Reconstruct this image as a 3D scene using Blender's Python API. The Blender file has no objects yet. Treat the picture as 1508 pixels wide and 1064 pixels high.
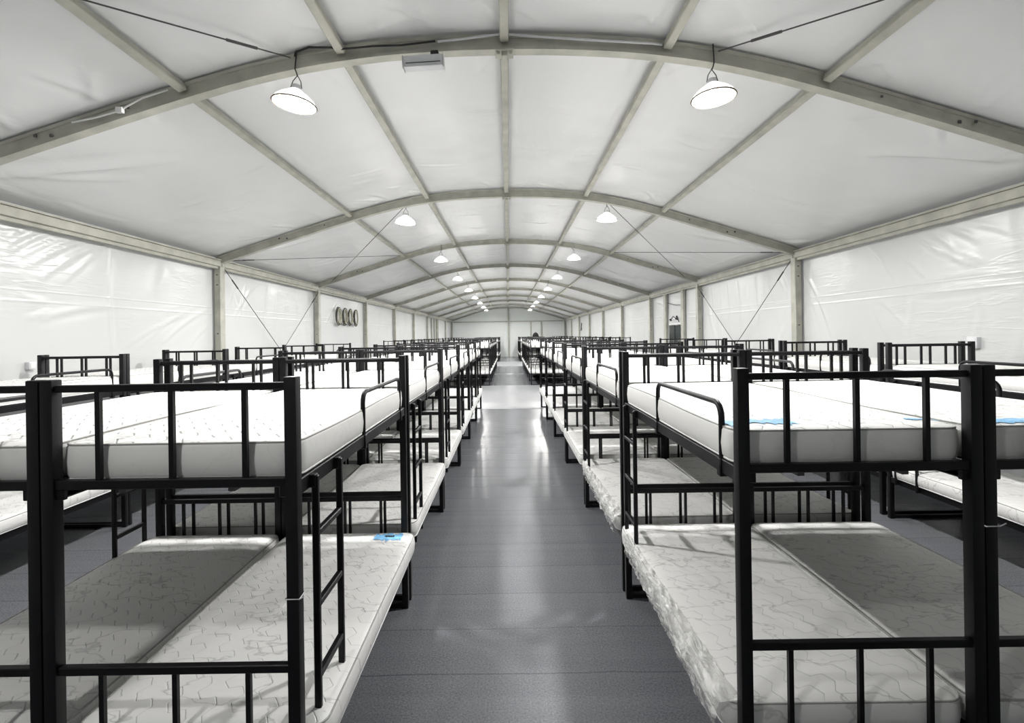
import bpy, bmesh, math, random
from mathutils import Vector, Matrix
random.seed(7)
sc = bpy.context.scene
COL = sc.collection
PI = math.pi

# ------------------------------------------------------------------ helpers
def box(bm, c, s, bev=0.0, seg=1):
    m = Matrix.Translation(c) @ Matrix.Diagonal((s[0], s[1], s[2], 1))
    r = bmesh.ops.create_cube(bm, size=1, matrix=m)
    if bev > 0:
        es = list({e for v in r['verts'] for e in v.link_edges})
        bmesh.ops.bevel(bm, geom=es, offset=bev, segments=seg, affect='EDGES', profile=0.6)

def boxd(bm, a, b, w, h, up=(0, 0, 1)):
    """box beam from a to b, w across and h along up"""
    a, b = Vector(a), Vector(b)
    d = b - a
    t = d.normalized(); s = t.cross(Vector(up)).normalized(); u = s.cross(t)
    m = Matrix((s, t, u)).transposed().to_4x4()
    m = Matrix.Translation((a + b) / 2) @ m @ Matrix.Diagonal((w, d.length, h, 1))
    bmesh.ops.create_cube(bm, size=1, matrix=m)

def tube(bm, pts, r, n=8, closed=False):
    pts = [Vector(p) for p in pts]
    rings = []
    N = len(pts)
    prev = None
    for i, p in enumerate(pts):
        if closed:
            t = (pts[(i + 1) % N] - pts[i - 1]).normalized()
        else:
            t = (pts[min(i + 1, N - 1)] - pts[max(i - 1, 0)]).normalized()
        if prev is None:
            ref = Vector((0, 0, 1)) if abs(t.z) < 0.9 else Vector((1, 0, 0))
            a = t.cross(ref).normalized()
        else:
            a = (prev - t * prev.dot(t)).normalized()
        prev = a
        b = t.cross(a)
        rings.append([bm.verts.new(p + r * (math.cos(2 * PI * k / n) * a + math.sin(2 * PI * k / n) * b)) for k in range(n)])
    for i in range(N if closed else N - 1):
        A, B = rings[i], rings[(i + 1) % N]
        for k in range(n):
            bm.faces.new((A[k], A[(k + 1) % n], B[(k + 1) % n], B[k]))
    if not closed:
        bm.faces.new(rings[0][::-1]); bm.faces.new(rings[-1])

def lathe(bm, prof, n=32, c=(0, 0, 0), close=False):
    rings = []
    for (r, z) in prof:
        rings.append([bm.verts.new((c[0] + r * math.cos(2 * PI * k / n), c[1] + r * math.sin(2 * PI * k / n), c[2] + z)) for k in range(n)])
    for A, B in zip(rings, rings[1:]):
        for k in range(n):
            bm.faces.new((A[k], A[(k + 1) % n], B[(k + 1) % n], B[k]))
    return rings

def fin(name, bm, mat, smooth=False):
    bmesh.ops.recalc_face_normals(bm, faces=bm.faces)
    me = bpy.data.meshes.new(name)
    bm.to_mesh(me); bm.free()
    if mat: me.materials.append(mat)
    if smooth:
        for p in me.polygons: p.use_smooth = True
        if smooth != 'all':
            me.set_sharp_from_angle(angle=math.radians(40))
    return me

def obj(name, me, parent=None, loc=(0, 0, 0)):
    o = bpy.data.objects.new(name, me)
    COL.objects.link(o); o.location = loc
    if parent: o.parent = parent
    return o

def tag(o, label, cat, group=None, kind=None):
    o['label'] = label; o['category'] = cat
    if group: o['group'] = group
    if kind: o['kind'] = kind
    return o

def empty(name, loc, label, cat, group=None, rz=0):
    o = bpy.data.objects.new(name, None)
    COL.objects.link(o); o.location = loc; o.rotation_euler = (0, 0, rz); o.empty_display_size = 0.1
    return tag(o, label, cat, group)

def dup(root, loc, rz, label, group):
    r = root.copy(); COL.objects.link(r)
    r.location = loc; r.rotation_euler = (0, 0, rz); r['label'] = label; r['group'] = group
    for ch in list(root.children):
        c = ch.copy(); COL.objects.link(c); c.parent = r
        for g in list(ch.children):
            d = g.copy(); COL.objects.link(d); d.parent = c
    return r

# ------------------------------------------------------------------ materials
def new_mat(name):
    m = bpy.data.materials.new(name); m.use_nodes = True
    nt = m.node_tree
    return m, nt, nt.nodes['Principled BSDF'], nt.nodes['Material Output']

def N(nt, t, **kw):
    n = nt.nodes.new(t)
    for k, v in kw.items(): setattr(n, k, v)
    return n

def simple(name, col, rough=0.5, metal=0.0, noise=0.0, scale=20, coat=0.0, bump=0.0):
    m, nt, b, out = new_mat(name)
    b.inputs['Roughness'].default_value = rough; b.inputs['Metallic'].default_value = metal
    b.inputs['Coat Weight'].default_value = coat
    tc = N(nt, 'ShaderNodeTexCoord'); nz = N(nt, 'ShaderNodeTexNoise')
    nz.inputs['Scale'].default_value = scale; nz.inputs['Detail'].default_value = 6
    nt.links.new(tc.outputs['Object'], nz.inputs['Vector'])
    rp = N(nt, 'ShaderNodeValToRGB')
    rp.color_ramp.elements[0].position = 0.3; rp.color_ramp.elements[1].position = 0.7
    lo = [c * (1 - noise) for c in col]; hi = [min(1, c * (1 + noise)) for c in col]
    rp.color_ramp.elements[0].color = (*lo, 1); rp.color_ramp.elements[1].color = (*hi, 1)
    nt.links.new(nz.outputs['Fac'], rp.inputs['Fac']); nt.links.new(rp.outputs['Color'], b.inputs['Base Color'])
    if bump:
        bp = N(nt, 'ShaderNodeBump'); bp.inputs['Strength'].default_value = bump; bp.inputs['Distance'].default_value = 0.01
        nt.links.new(nz.outputs['Fac'], bp.inputs['Height']); nt.links.new(bp.outputs['Normal'], b.inputs['Normal'])
    return m

def math_n(nt, op, a, b=None, c=None):
    n = N(nt, 'ShaderNodeMath', operation=op)
    for i, v in enumerate((a, b, c)):
        if v is None: continue
        if isinstance(v, (int, float)): n.inputs[i].default_value = v
        else: nt.links.new(v, n.inputs[i])
    return n.outputs[0]

BLACK = simple('black powder-coated steel', (0.0035, 0.0035, 0.0048), 0.45, 0.0, 0.15, 60)
BLACK.node_tree.nodes['Principled BSDF'].inputs['Specular IOR Level'].default_value = 0.28
ALU = simple('aged aluminium', (0.40, 0.395, 0.345), 0.5, 0.25, 0.16, 5)
STEELROD = simple('steel rod', (0.07, 0.07, 0.07), 0.45, 0.5, 0.1, 30)
RUBBER = simple('black cable', (0.01, 0.01, 0.01), 0.5, 0, 0.1, 30)
WHITEP = simple('white plastic', (0.72, 0.72, 0.72), 0.4, 0, 0.04, 20)
GREYBOX = simple('light grey housing', (0.60, 0.61, 0.63), 0.35, 0.1, 0.05, 15)
SLAT = simple('raw slat steel', (0.10, 0.10, 0.10), 0.5, 0.3, 0.1, 20)
ROPE = simple('beige coiled cable', (0.36, 0.35, 0.27), 0.7, 0, 0.35, 40)
DKROPE = simple('dark coiled cable', (0.05, 0.05, 0.04), 0.6, 0, 0.3, 40)
GLASSD = simple('dark door glass', (0.012, 0.02, 0.019), 0.12, 0, 0.2, 4)
TIE = simple('cable tie nylon', (0.75, 0.75, 0.75), 0.4, 0, 0.03, 20)
BAG = simple('black bag fabric', (0.006, 0.006, 0.006), 0.8, 0, 0.2, 60, 0, 0.2)
BLUE = simple('blue print', (0.22, 0.50, 0.82), 0.35, 0, 0.3, 30)
PIPE = simple('grey seam piping', (0.40, 0.40, 0.38), 0.7, 0, 0.1, 60)
PIPEW = simple('white seam piping', (0.80, 0.80, 0.78), 0.6, 0, 0.05, 60)

def fabric(name, col, seams, dirvec, bumpd, transl=0.0, fold=1.0):
    m, nt, b, out = new_mat(name)
    geo = N(nt, 'ShaderNodeNewGeometry'); sep = N(nt, 'ShaderNodeSeparateXYZ')
    nt.links.new(geo.outputs['Position'], sep.inputs[0])
    b.inputs['Roughness'].default_value = 0.26
    b.inputs['Specular IOR Level'].default_value = 0.45
    # broad cloudy tone
    nz = N(nt, 'ShaderNodeTexNoise'); nz.inputs['Scale'].default_value = 0.55; nz.inputs['Detail'].default_value = 3
    nt.links.new(geo.outputs['Position'], nz.inputs['Vector'])
    rp = N(nt, 'ShaderNodeValToRGB')
    rp.color_ramp.elements[0].position = 0.3; rp.color_ramp.elements[1].position = 0.7
    rp.color_ramp.elements[0].color = (*[c * 0.95 for c in col], 1); rp.color_ramp.elements[1].color = (*col, 1)
    nt.links.new(nz.outputs['Fac'], rp.inputs['Fac']); nt.links.new(rp.outputs['Color'], b.inputs['Base Color'])
    # stretched creases
    mp = N(nt, 'ShaderNodeMapping'); mp.inputs['Scale'].default_value = dirvec[0]; mp.inputs['Rotation'].default_value = dirvec[1]
    nt.links.new(geo.outputs['Position'], mp.inputs['Vector'])
    n2 = N(nt, 'ShaderNodeTexNoise'); n2.inputs['Scale'].default_value = 1.0; n2.inputs['Detail'].default_value = 4; n2.inputs['Distortion'].default_value = 0.2
    nt.links.new(mp.outputs['Vector'], n2.inputs['Vector'])
    # crease strength varies from place to place
    n3 = N(nt, 'ShaderNodeTexNoise'); n3.inputs['Scale'].default_value = 0.7
    nt.links.new(geo.outputs['Position'], n3.inputs['Vector'])
    pw = math_n(nt, 'SMOOTH_MAX', math_n(nt, 'MULTIPLY_ADD', n3.outputs['Fac'], 4.0, -1.75), 0.06, 0.2)
    h = math_n(nt, 'MULTIPLY', n2.outputs['Fac'], pw)
    # sharper thin folds
    n4 = N(nt, 'ShaderNodeTexNoise'); n4.inputs['Scale'].default_value = 2.3; n4.inputs['Detail'].default_value = 2
    nt.links.new(mp.outputs['Vector'], n4.inputs['Vector'])
    rid = math_n(nt, 'ABSOLUTE', math_n(nt, 'SUBTRACT', n4.outputs['Fac'], 0.5))
    rid = math_n(nt, 'MULTIPLY', math_n(nt, 'SUBTRACT', 0.05, math_n(nt, 'MINIMUM', rid, 0.05)), 6.0)
    h = math_n(nt, 'ADD', h, math_n(nt, 'MULTIPLY', rid, math_n(nt, 'MULTIPLY', pw, 0.35 * fold)))
    for (z, w) in seams:
        d = math_n(nt, 'ABSOLUTE', math_n(nt, 'SUBTRACT', sep.outputs[2], z))
        d = math_n(nt, 'SUBTRACT', 1.0, math_n(nt, 'MINIMUM', math_n(nt, 'DIVIDE', d, w), 1.0))
        h = math_n(nt, 'ADD', h, math_n(nt, 'MULTIPLY', d, 0.16))
    bp = N(nt, 'ShaderNodeBump'); bp.inputs['Strength'].default_value = 0.6; bp.inputs['Distance'].default_value = bumpd
    nt.links.new(h, bp.inputs['Height']); nt.links.new(bp.outputs['Normal'], b.inputs['Normal'])
    if transl > 0:   # PVC sheet lets a little daylight through
        tr = N(nt, 'ShaderNodeBsdfTranslucent'); tr.inputs['Color'].default_value = (0.95, 0.97, 1, 1)
        mx = N(nt, 'ShaderNodeMixShader'); mx.inputs[0].default_value = transl
        nt.links.new(b.outputs[0], mx.inputs[1]); nt.links.new(tr.outputs[0], mx.inputs[2])
        nt.links.new(mx.outputs[0], out.inputs['Surface'])
    return m

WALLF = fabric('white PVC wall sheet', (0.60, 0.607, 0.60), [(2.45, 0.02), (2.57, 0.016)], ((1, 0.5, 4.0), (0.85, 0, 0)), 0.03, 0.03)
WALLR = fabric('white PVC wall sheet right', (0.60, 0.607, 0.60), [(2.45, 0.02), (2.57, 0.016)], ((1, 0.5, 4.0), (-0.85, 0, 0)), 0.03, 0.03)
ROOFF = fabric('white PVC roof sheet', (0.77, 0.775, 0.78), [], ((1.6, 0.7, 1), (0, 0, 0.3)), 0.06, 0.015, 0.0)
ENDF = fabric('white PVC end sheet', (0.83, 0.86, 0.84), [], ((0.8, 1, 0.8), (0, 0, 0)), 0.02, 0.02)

# floor: grey cassette floor with cross seams and speckle
def floor_mat():
    m, nt, b, out = new_mat('grey speckled floor covering')
    geo = N(nt, 'ShaderNodeNewGeometry'); sep = N(nt, 'ShaderNodeSeparateXYZ')
    nt.links.new(geo.outputs['Position'], sep.inputs[0])
    n1 = N(nt, 'ShaderNodeTexNoise'); n1.inputs['Scale'].default_value = 95; n1.inputs['Detail'].default_value = 3
    n2 = N(nt, 'ShaderNodeTexNoise'); n2.inputs['Scale'].default_value = 1.1; n2.inputs['Detail'].default_value = 5
    for n in (n1, n2): nt.links.new(geo.outputs['Position'], n.inputs['Vector'])
    mp = N(nt, 'ShaderNodeMapping'); mp.inputs['Scale'].default_value = (0.25, 9, 1)
    nt.links.new(geo.outputs['Position'], mp.inputs['Vector'])
    n3 = N(nt, 'ShaderNodeTexNoise'); n3.inputs['Scale'].default_value = 1; n3.inputs['Detail'].default_value = 3
    nt.links.new(mp.outputs['Vector'], n3.inputs['Vector'])
    t = math_n(nt, 'MULTIPLY_ADD', n1.outputs['Fac'], 1.25, -0.17)
    t = math_n(nt, 'ADD', t, math_n(nt, 'MULTIPLY_ADD', n2.outputs['Fac'], 0.10, -0.05))
    t = math_n(nt, 'ADD', t, math_n(nt, 'MULTIPLY_ADD', n3.outputs['Fac'], 0.25, -0.12))
    # white flecks
    v = N(nt, 'ShaderNodeTexVoronoi'); v.inputs['Scale'].default_value = 38
    nt.links.new(geo.outputs['Position'], v.inputs['Vector'])
    fl = math_n(nt, 'LESS_THAN', v.outputs['Distance'], 0.10)
    t = math_n(nt, 'ADD', t, math_n(nt, 'MULTIPLY', fl, 0.22))
    # seams every 0.46 m across the hall
    fr = math_n(nt, 'FRACT', math_n(nt, 'DIVIDE', math_n(nt, 'ADD', sep.outputs[1], math_n(nt, 'MULTIPLY', n2.outputs['Fac'], 0.06)), 0.46))
    sm = math_n(nt, 'LESS_THAN', math_n(nt, 'ABSOLUTE', math_n(nt, 'SUBTRACT', fr, 0.5)), 0.012)
    t = math_n(nt, 'SUBTRACT', t, math_n(nt, 'MULTIPLY', sm, math_n(nt, 'MULTIPLY_ADD', n3.outputs['Fac'], 0.9, -0.22)))
    rp = N(nt, 'ShaderNodeValToRGB')
    rp.color_ramp.elements[0].position = 0.1; rp.color_ramp.elements[0].color = (0.070, 0.073, 0.082, 1)
    rp.color_ramp.elements[1].position = 0.9; rp.color_ramp.elements[1].color = (0.205, 0.21, 0.225, 1)
    nt.links.new(t, rp.inputs['Fac']); nt.links.new(rp.outputs['Color'], b.inputs['Base Color'])
    rr = math_n(nt, 'MULTIPLY_ADD', n2.outputs['Fac'], 0.05, 0.225)
    nt.links.new(rr, b.inputs['Roughness'])
    b.inputs['Specular IOR Level'].default_value = 0.5
    return m
FLOORM = floor_mat()
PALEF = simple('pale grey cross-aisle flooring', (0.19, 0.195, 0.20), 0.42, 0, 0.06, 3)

def mattress_mat(name, col, wrap):
    m, nt, b, out = new_mat(name)
    tc = N(nt, 'ShaderNodeTexCoord'); sep = N(nt, 'ShaderNodeSeparateXYZ')
    oi = N(nt, 'ShaderNodeObjectInfo')
    nt.links.new(tc.outputs['Object'], sep.inputs[0])
    b.inputs['Roughness'].default_value = 0.6 if not wrap else 0.5
    nz = N(nt, 'ShaderNodeTexNoise'); nz.inputs['Scale'].default_value = 7; nz.inputs['Detail'].default_value = 4
    nt.links.new(tc.outputs['Object'], nz.inputs['Vector'])
    # quilting: stepped zig-zag rows
    ca, sa = math.cos(0.62), math.sin(0.62)
    u = math_n(nt, 'ADD', math_n(nt, 'MULTIPLY', sep.outputs[0], ca), math_n(nt, 'MULTIPLY', sep.outputs[1], sa))
    v = math_n(nt, 'SUBTRACT', math_n(nt, 'MULTIPLY', sep.outputs[1], ca), math_n(nt, 'MULTIPLY', sep.outputs[0], sa))
    tri = math_n(nt, 'PINGPONG', math_n(nt, 'ADD', v, 5.0), 0.075)
    stp = math_n(nt, 'SMOOTH_MIN', math_n(nt, 'MULTIPLY', math_n(nt, 'SMOOTH_MAX', math_n(nt, 'SUBTRACT', tri, 0.028), 0.0, 0.008), 2.6), 0.05, 0.008)
    q = math_n(nt, 'ADD', u, stp)
    q = math_n(nt, 'ADD', q, math_n(nt, 'MULTIPLY', nz.outputs['Fac'], 0.03))
    q = math_n(nt, 'FRACT', math_n(nt, 'DIVIDE', math_n(nt, 'ADD', q, 5.0), 0.10))
    q = math_n(nt, 'ABSOLUTE', math_n(nt, 'SUBTRACT', q, 0.5))
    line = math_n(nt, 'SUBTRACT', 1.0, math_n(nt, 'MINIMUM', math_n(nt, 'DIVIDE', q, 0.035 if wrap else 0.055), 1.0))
    geo = N(nt, 'ShaderNodeNewGeometry'); sn = N(nt, 'ShaderNodeSeparateXYZ')
    nt.links.new(geo.outputs['Normal'], sn.inputs[0])
    topf = math_n(nt, 'GREATER_THAN', sn.outputs[2], 0.6)
    line = math_n(nt, 'MULTIPLY', line, topf)
    # irregular crease lines
    mp = N(nt, 'ShaderNodeMapping'); mp.inputs['Scale'].default_value = (2.2, 5.0, 3); mp.inputs['Rotation'].default_value = (0, 0, 0.5)
    nt.links.new(tc.outputs['Object'], mp.inputs['Vector'])
    n2 = N(nt, 'ShaderNodeTexNoise', noise_dimensions='4D'); n2.inputs['Scale'].default_value = 1.2; n2.inputs['Detail'].default_value = 4
    nt.links.new(mp.outputs['Vector'], n2.inputs['Vector'])
    nt.links.new(math_n(nt, 'MULTIPLY', oi.outputs['Random'], 40.0), n2.inputs['W'])
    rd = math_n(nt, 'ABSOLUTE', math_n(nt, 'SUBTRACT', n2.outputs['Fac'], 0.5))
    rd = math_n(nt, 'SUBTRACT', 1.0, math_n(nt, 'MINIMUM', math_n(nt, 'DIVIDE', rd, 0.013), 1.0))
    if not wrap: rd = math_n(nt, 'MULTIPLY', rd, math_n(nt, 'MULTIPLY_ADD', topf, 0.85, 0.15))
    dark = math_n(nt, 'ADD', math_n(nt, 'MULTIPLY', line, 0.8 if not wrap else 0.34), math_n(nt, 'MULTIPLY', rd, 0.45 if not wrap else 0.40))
    rp = N(nt, 'ShaderNodeValToRGB')
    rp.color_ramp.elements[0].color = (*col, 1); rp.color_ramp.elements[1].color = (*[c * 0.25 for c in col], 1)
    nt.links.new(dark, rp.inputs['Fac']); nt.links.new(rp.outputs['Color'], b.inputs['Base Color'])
    hgt = math_n(nt, 'SUBTRACT', math_n(nt, 'MULTIPLY', n2.outputs['Fac'], 1.2 if wrap else 0.5), math_n(nt, 'MULTIPLY', line, 0.5))
    bp = N(nt, 'ShaderNodeBump'); bp.inputs['Strength'].default_value = 0.5; bp.inputs['Distance'].default_value = 0.012
    nt.links.new(hgt, bp.inputs['Height']); nt.links.new(bp.outputs['Normal'], b.inputs['Normal'])
    if wrap:
        b.inputs['Coat Weight'].default_value = 0.15; b.inputs['Coat Roughness'].default_value = 0.3
        nt.links.new(bp.outputs['Normal'], b.inputs['Coat Normal'])
    return m
MATU = mattress_mat('white quilted ticking', (0.78, 0.775, 0.755), False)
MATL = mattress_mat('plastic-wrapped quilted ticking', (0.82, 0.815, 0.795), True)

def wrap_mat():
    m, nt, b, out = new_mat('crumpled clear plastic wrap')
    b.inputs['Base Color'].default_value = (0.8, 0.8, 0.78, 1); b.inputs['Roughness'].default_value = 0.18
    tc = N(nt, 'ShaderNodeTexCoord')
    mp = N(nt, 'ShaderNodeMapping'); mp.inputs['Scale'].default_value = (6, 3, 9)
    nt.links.new(tc.outputs['Object'], mp.inputs['Vector'])
    n2 = N(nt, 'ShaderNodeTexNoise'); n2.inputs['Scale'].default_value = 2.5; n2.inputs['Detail'].default_value = 6; n2.inputs['Distortion'].default_value = 1.0
    nt.links.new(mp.outputs['Vector'], n2.inputs['Vector'])
    bp = N(nt, 'ShaderNodeBump'); bp.inputs['Strength'].default_value = 1.0; bp.inputs['Distance'].default_value = 0.03
    nt.links.new(n2.outputs['Fac'], bp.inputs['Height']); nt.links.new(bp.outputs['Normal'], b.inputs['Normal'])
    tp = N(nt, 'ShaderNodeBsdfTransparent'); mx = N(nt, 'ShaderNodeMixShader')
    rp = N(nt, 'ShaderNodeValToRGB'); rp.color_ramp.elements[0].position = 0.40; rp.color_ramp.elements[1].position = 0.62
    rp.color_ramp.elements[0].color = (0.25, 0.25, 0.25, 1); rp.color_ramp.elements[1].color = (0.85, 0.85, 0.85, 1)
    nt.links.new(n2.outputs['Fac'], rp.inputs['Fac']); nt.links.new(rp.outputs['Color'], mx.inputs[0])
    nt.links.new(tp.outputs[0], mx.inputs[1]); nt.links.new(b.outputs[0], mx.inputs[2])
    nt.links.new(mx.outputs[0], out.inputs['Surface'])
    return m
WRAP = wrap_mat()

def emis(name, col, strength, base=(0.9, 0.9, 0.9)):
    m, nt, b, out = new_mat(name)
    b.inputs['Base Color'].default_value = (*base, 1); b.inputs['Roughness'].default_value = 0.4
    b.inputs['Emission Color'].default_value = (*col, 1); b.inputs['Emission Strength'].default_value = strength
    return m
LAMP_POWER = 1780.0
LED = emis('lit lamp diffuser', (1.0, 0.99, 0.97), LAMP_POWER)
LEDFILL = emis('added fill lamp diffuser', (1.0, 0.99, 0.97), LAMP_POWER * 0.25)  # only for the fill lamp added over the camera
SHADE = emis('glowing opal lamp shade', (1.0, 0.97, 0.92), 1.6)

# ------------------------------------------------------------------ camera
CAMH = 1.992
cam = bpy.data.cameras.new('camera'); co = bpy.data.objects.new('camera', cam); COL.objects.link(co)
cam.sensor_fit = 'HORIZONTAL'; cam.sensor_width = 36; cam.lens = 740.4 / 1508 * 36
cam.shift_x = (754 - 748.975) / 1508; cam.shift_y = (493.39 - 532) / 1508
cam.clip_start = 0.05; cam.clip_end = 200
co.matrix_world = Matrix.Translation((0, 0, CAMH)) @ Matrix.Rotation(PI / 2, 4, 'X') @ Matrix.Rotation(-0.015, 4, 'Z')
sc.camera = co

# ------------------------------------------------------------------ tent
D = 4.686
def AY(i): return 4.454 + D * (i - 1)       # y of roof arch i
YEND, YFRONT = AY(10), AY(-1)
HX = 5.17
PR = [(0, 4.50), (0.7, 4.487), (1.42, 4.425), (2.1, 4.305), (2.8, 4.115), (3.6, 3.87), (4.5, 3.59), (5.17, 3.375), (5.6, 3.24)]
def prof(x):
    x = abs(x)
    for (a, za), (b, zb) in zip(PR, PR[1:]):
        if x <= b: return za + (zb - za) * (x - a) / (b - a)
    return PR[-1][1]
def sprof(x):                                 # smoothed arch underside
    return sum(prof(x + d) * w for d, w in ((-0.35, .2), (-.17, .2), (0, .2), (.17, .2), (.35, .2)))

ords = ['first', 'second', 'third', 'fourth', 'fifth', 'sixth', 'seventh', 'eighth', 'ninth', 'tenth', 'eleventh', 'twelfth']

bm = bmesh.new(); box(bm, (0, (YEND + YFRONT) / 2, -0.05), (10.9, YEND - YFRONT + 0.3, 0.1))
tag(obj('floor', fin('floor', bm, FLOORM)), 'grey speckled cassette floor of the tent hall', 'floor', kind='structure')

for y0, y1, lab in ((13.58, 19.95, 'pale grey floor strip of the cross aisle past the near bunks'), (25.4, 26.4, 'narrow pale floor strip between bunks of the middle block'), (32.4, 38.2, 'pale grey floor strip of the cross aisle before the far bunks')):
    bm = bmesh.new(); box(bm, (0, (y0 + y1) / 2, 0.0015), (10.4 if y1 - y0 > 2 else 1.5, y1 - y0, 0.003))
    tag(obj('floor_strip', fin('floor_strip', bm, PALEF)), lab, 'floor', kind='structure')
# creases: (y0, z0, y1, z1) across a wall, or (x0, y0, x1, y1) across the roof; each a soft ridge
def grid_mesh(name, V, nu, nv, mat):
    import numpy as np
    idx = np.arange(nu * nv).reshape(nu, nv)
    F = np.stack((idx[:-1, :-1], idx[1:, :-1], idx[1:, 1:], idx[:-1, 1:]), -1).reshape(-1, 4)
    me = bpy.data.meshes.new(name); me.from_pydata(V.tolist(), [], F.tolist()); me.materials.append(mat)
    for p in me.polygons: p.use_smooth = True
    return me
def add_creases(H, A, B, creases):
    """H height array over coordinates A (1-D) x B (1-D)"""
    import numpy as np
    for (a0, b0, a1, b1, sig, amp) in creases:
        da, db = a1 - a0, b1 - b0; L = math.hypot(da, db)
        m = 0.2
        i0, i1 = np.searchsorted(A, min(a0, a1) - m), np.searchsorted(A, max(a0, a1) + m)
        j0, j1 = np.searchsorted(B, min(b0, b1) - m), np.searchsorted(B, max(b0, b1) + m)
        if i1 <= i0 or j1 <= j0: continue
        AA, BB = np.meshgrid(A[i0:i1], B[j0:j1], indexing='ij')
        t = ((AA - a0) * da + (BB - b0) * db) / (L * L)
        n = ((BB - b0) * da - (AA - a0) * db) / L
        n = n + 0.04 * L * np.sin(PI * np.clip(t, 0, 1))
        prof_ = np.exp(-(n / sig) ** 2) - 0.5 * np.exp(-((n - 2 * sig) / (1.4 * sig)) ** 2)
        fade = np.clip(np.sin(PI * np.clip(t * 0.94 + 0.03, 0, 1)), 0, 1) ** 0.6 * (t > 0) * (t < 1)
        H[i0:i1, j0:j1] += amp * prof_ * fade
# roof fabric
bm = bmesh.new()
NX = 96
xs = [-5.34 + 10.68 * i / NX for i in range(NX + 1)]
pur = [-5.17, -2.8, -1.42, 0, 1.42, 2.8, 5.17]
def roof():
    import numpy as np
    rr = random.Random(3)
    Y = np.concatenate((np.arange(YFRONT - 0.1, AY(0), 0.16), np.arange(AY(0), AY(4), 0.035), np.arange(AY(4), YEND + 0.1, 0.14), [YEND + 0.1]))
    X = np.linspace(-5.34, 5.34, 270)
    YY, XX = np.meshgrid(Y, X, indexing='ij')
    U = np.zeros_like(XX)
    for a_, b_ in zip(pur, pur[1:]):
        m = (XX >= a_) & (XX <= b_); U[m] = (XX[m] - a_) / (b_ - a_)
    W = ((YY - YFRONT) / D) % 1
    H = 0.035 * np.sin(PI * U) * np.sin(PI * W)
    cr = []
    for i in range(0, 5):
        for a_, b_ in zip(pur, pur[1:]):
            w_ = b_ - a_
            # short pulls beside the arches
            for e in (0, 1):
                yb = AY(i) + (0.1 if e == 0 else D - 0.1)
                for k in range(6):
                    x = a_ + w_ * rr.random(); ln = rr.uniform(0.2, 0.6); dx = rr.uniform(-0.5, 0.5); sg = rr.uniform(0.016, 0.035)
                    cr.append((yb, x, yb + (ln if e == 0 else -ln), x + dx, sg, sg * rr.uniform(0.15, 0.4)))
            # pulls along the purlins and a cross weld mid bay
            for k in range(2):
                x = rr.choice((a_ + 0.12, b_ - 0.12)) + rr.uniform(-.04, .04); y = AY(i) + rr.uniform(0.3, 2.2)
                cr.append((y, x, y + rr.uniform(0.8, 2.0), x + rr.uniform(-.1, .1), 0.022, 0.006))
            ym = AY(i) + D * 0.62 + rr.uniform(-.3, .3); f0 = rr.uniform(0.05, 0.4)
            cr.append((ym, a_ + w_ * f0, ym + rr.uniform(-.08, .08), a_ + w_ * (f0 + rr.uniform(0.25, 0.5)), 0.022, 0.008))
            for k in range(3):
                y = AY(i) + rr.uniform(0.5, 4.2); x = a_ + w_ * rr.uniform(0.1, 0.8); sg = rr.uniform(0.02, 0.05)
                cr.append((y, x, y + rr.uniform(-.15, .15), x + rr.uniform(0.2, 0.5), sg, sg * rr.uniform(0.08, 0.25)))
        for s_ in (-1, 1):        # corner pulls at the eaves
            for k in range(3):
                y = AY(i) + rr.uniform(0.15, 0.5); x = s_ * rr.uniform(4.8, 5.1)
                cr.append((y, x, y + rr.uniform(0.3, 0.9), s_ * rr.uniform(3.6, 4.3), 0.07, 0.012))
    add_creases(H, Y, X, [(*c[:5], c[5] * 1.6) for c in cr])
    PZ = np.array([sprof(x) for x in X])
    V = np.stack((XX, YY, PZ[None, :] + 0.165 - H), -1).reshape(-1, 3)
    return grid_mesh('ceiling', V, len(Y), len(X), ROOFF)
tag(obj('ceiling', roof()), 'white PVC tent roof stretched over the arched frame', 'ceiling', kind='structure')

LEFT_CREASES = [(6.86, 3.38, 6.25, 2.9), (6.69, 3.29, 5.71, 2.7), (6.47, 3.31, 5.55, 2.81), (6.26, 3.33, 5.47, 2.91), (6.02, 3.34, 5.36, 2.96), (6.63, 3.16, 6.01, 2.68), (6.92, 3.41, 6.82, 3.04), (5.8, 3.35, 5.29, 3.08), (6.73, 2.45, 5.7, 2.25), (8.99, 2.54, 7.71, 1.95), (8.75, 2.61, 7.21, 1.89), (8.95, 2.26, 8.36, 1.86), (8.47, 2.43, 6.89, 1.87), (5.25, 2.58, 8.75, 2.58), (5.25, 2.44, 8.47, 2.5), (5.47, 2.52, 5.83, 2.47), (5.54, 2.26, 5.83, 2.37), (9.7, 3.14, 9.9, 2.58), (9.92, 3.16, 9.61, 2.63), (10.25, 3.16, 9.97, 2.39), (11.12, 3.17, 10.87, 1.97), (11.61, 3.16, 11.37, 1.89), (12.15, 3.15, 11.92, 1.89), (12.74, 3.13, 12.54, 1.96), (13.39, 3.11, 13.21, 1.95), (10.67, 3.16, 9.72, 2.38), (13.16, 2.93, 12.7, 1.96), (15.68, 3.1, 14.6, 2.34), (6.78, 3.25, 6.75, 1.87)]
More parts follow.
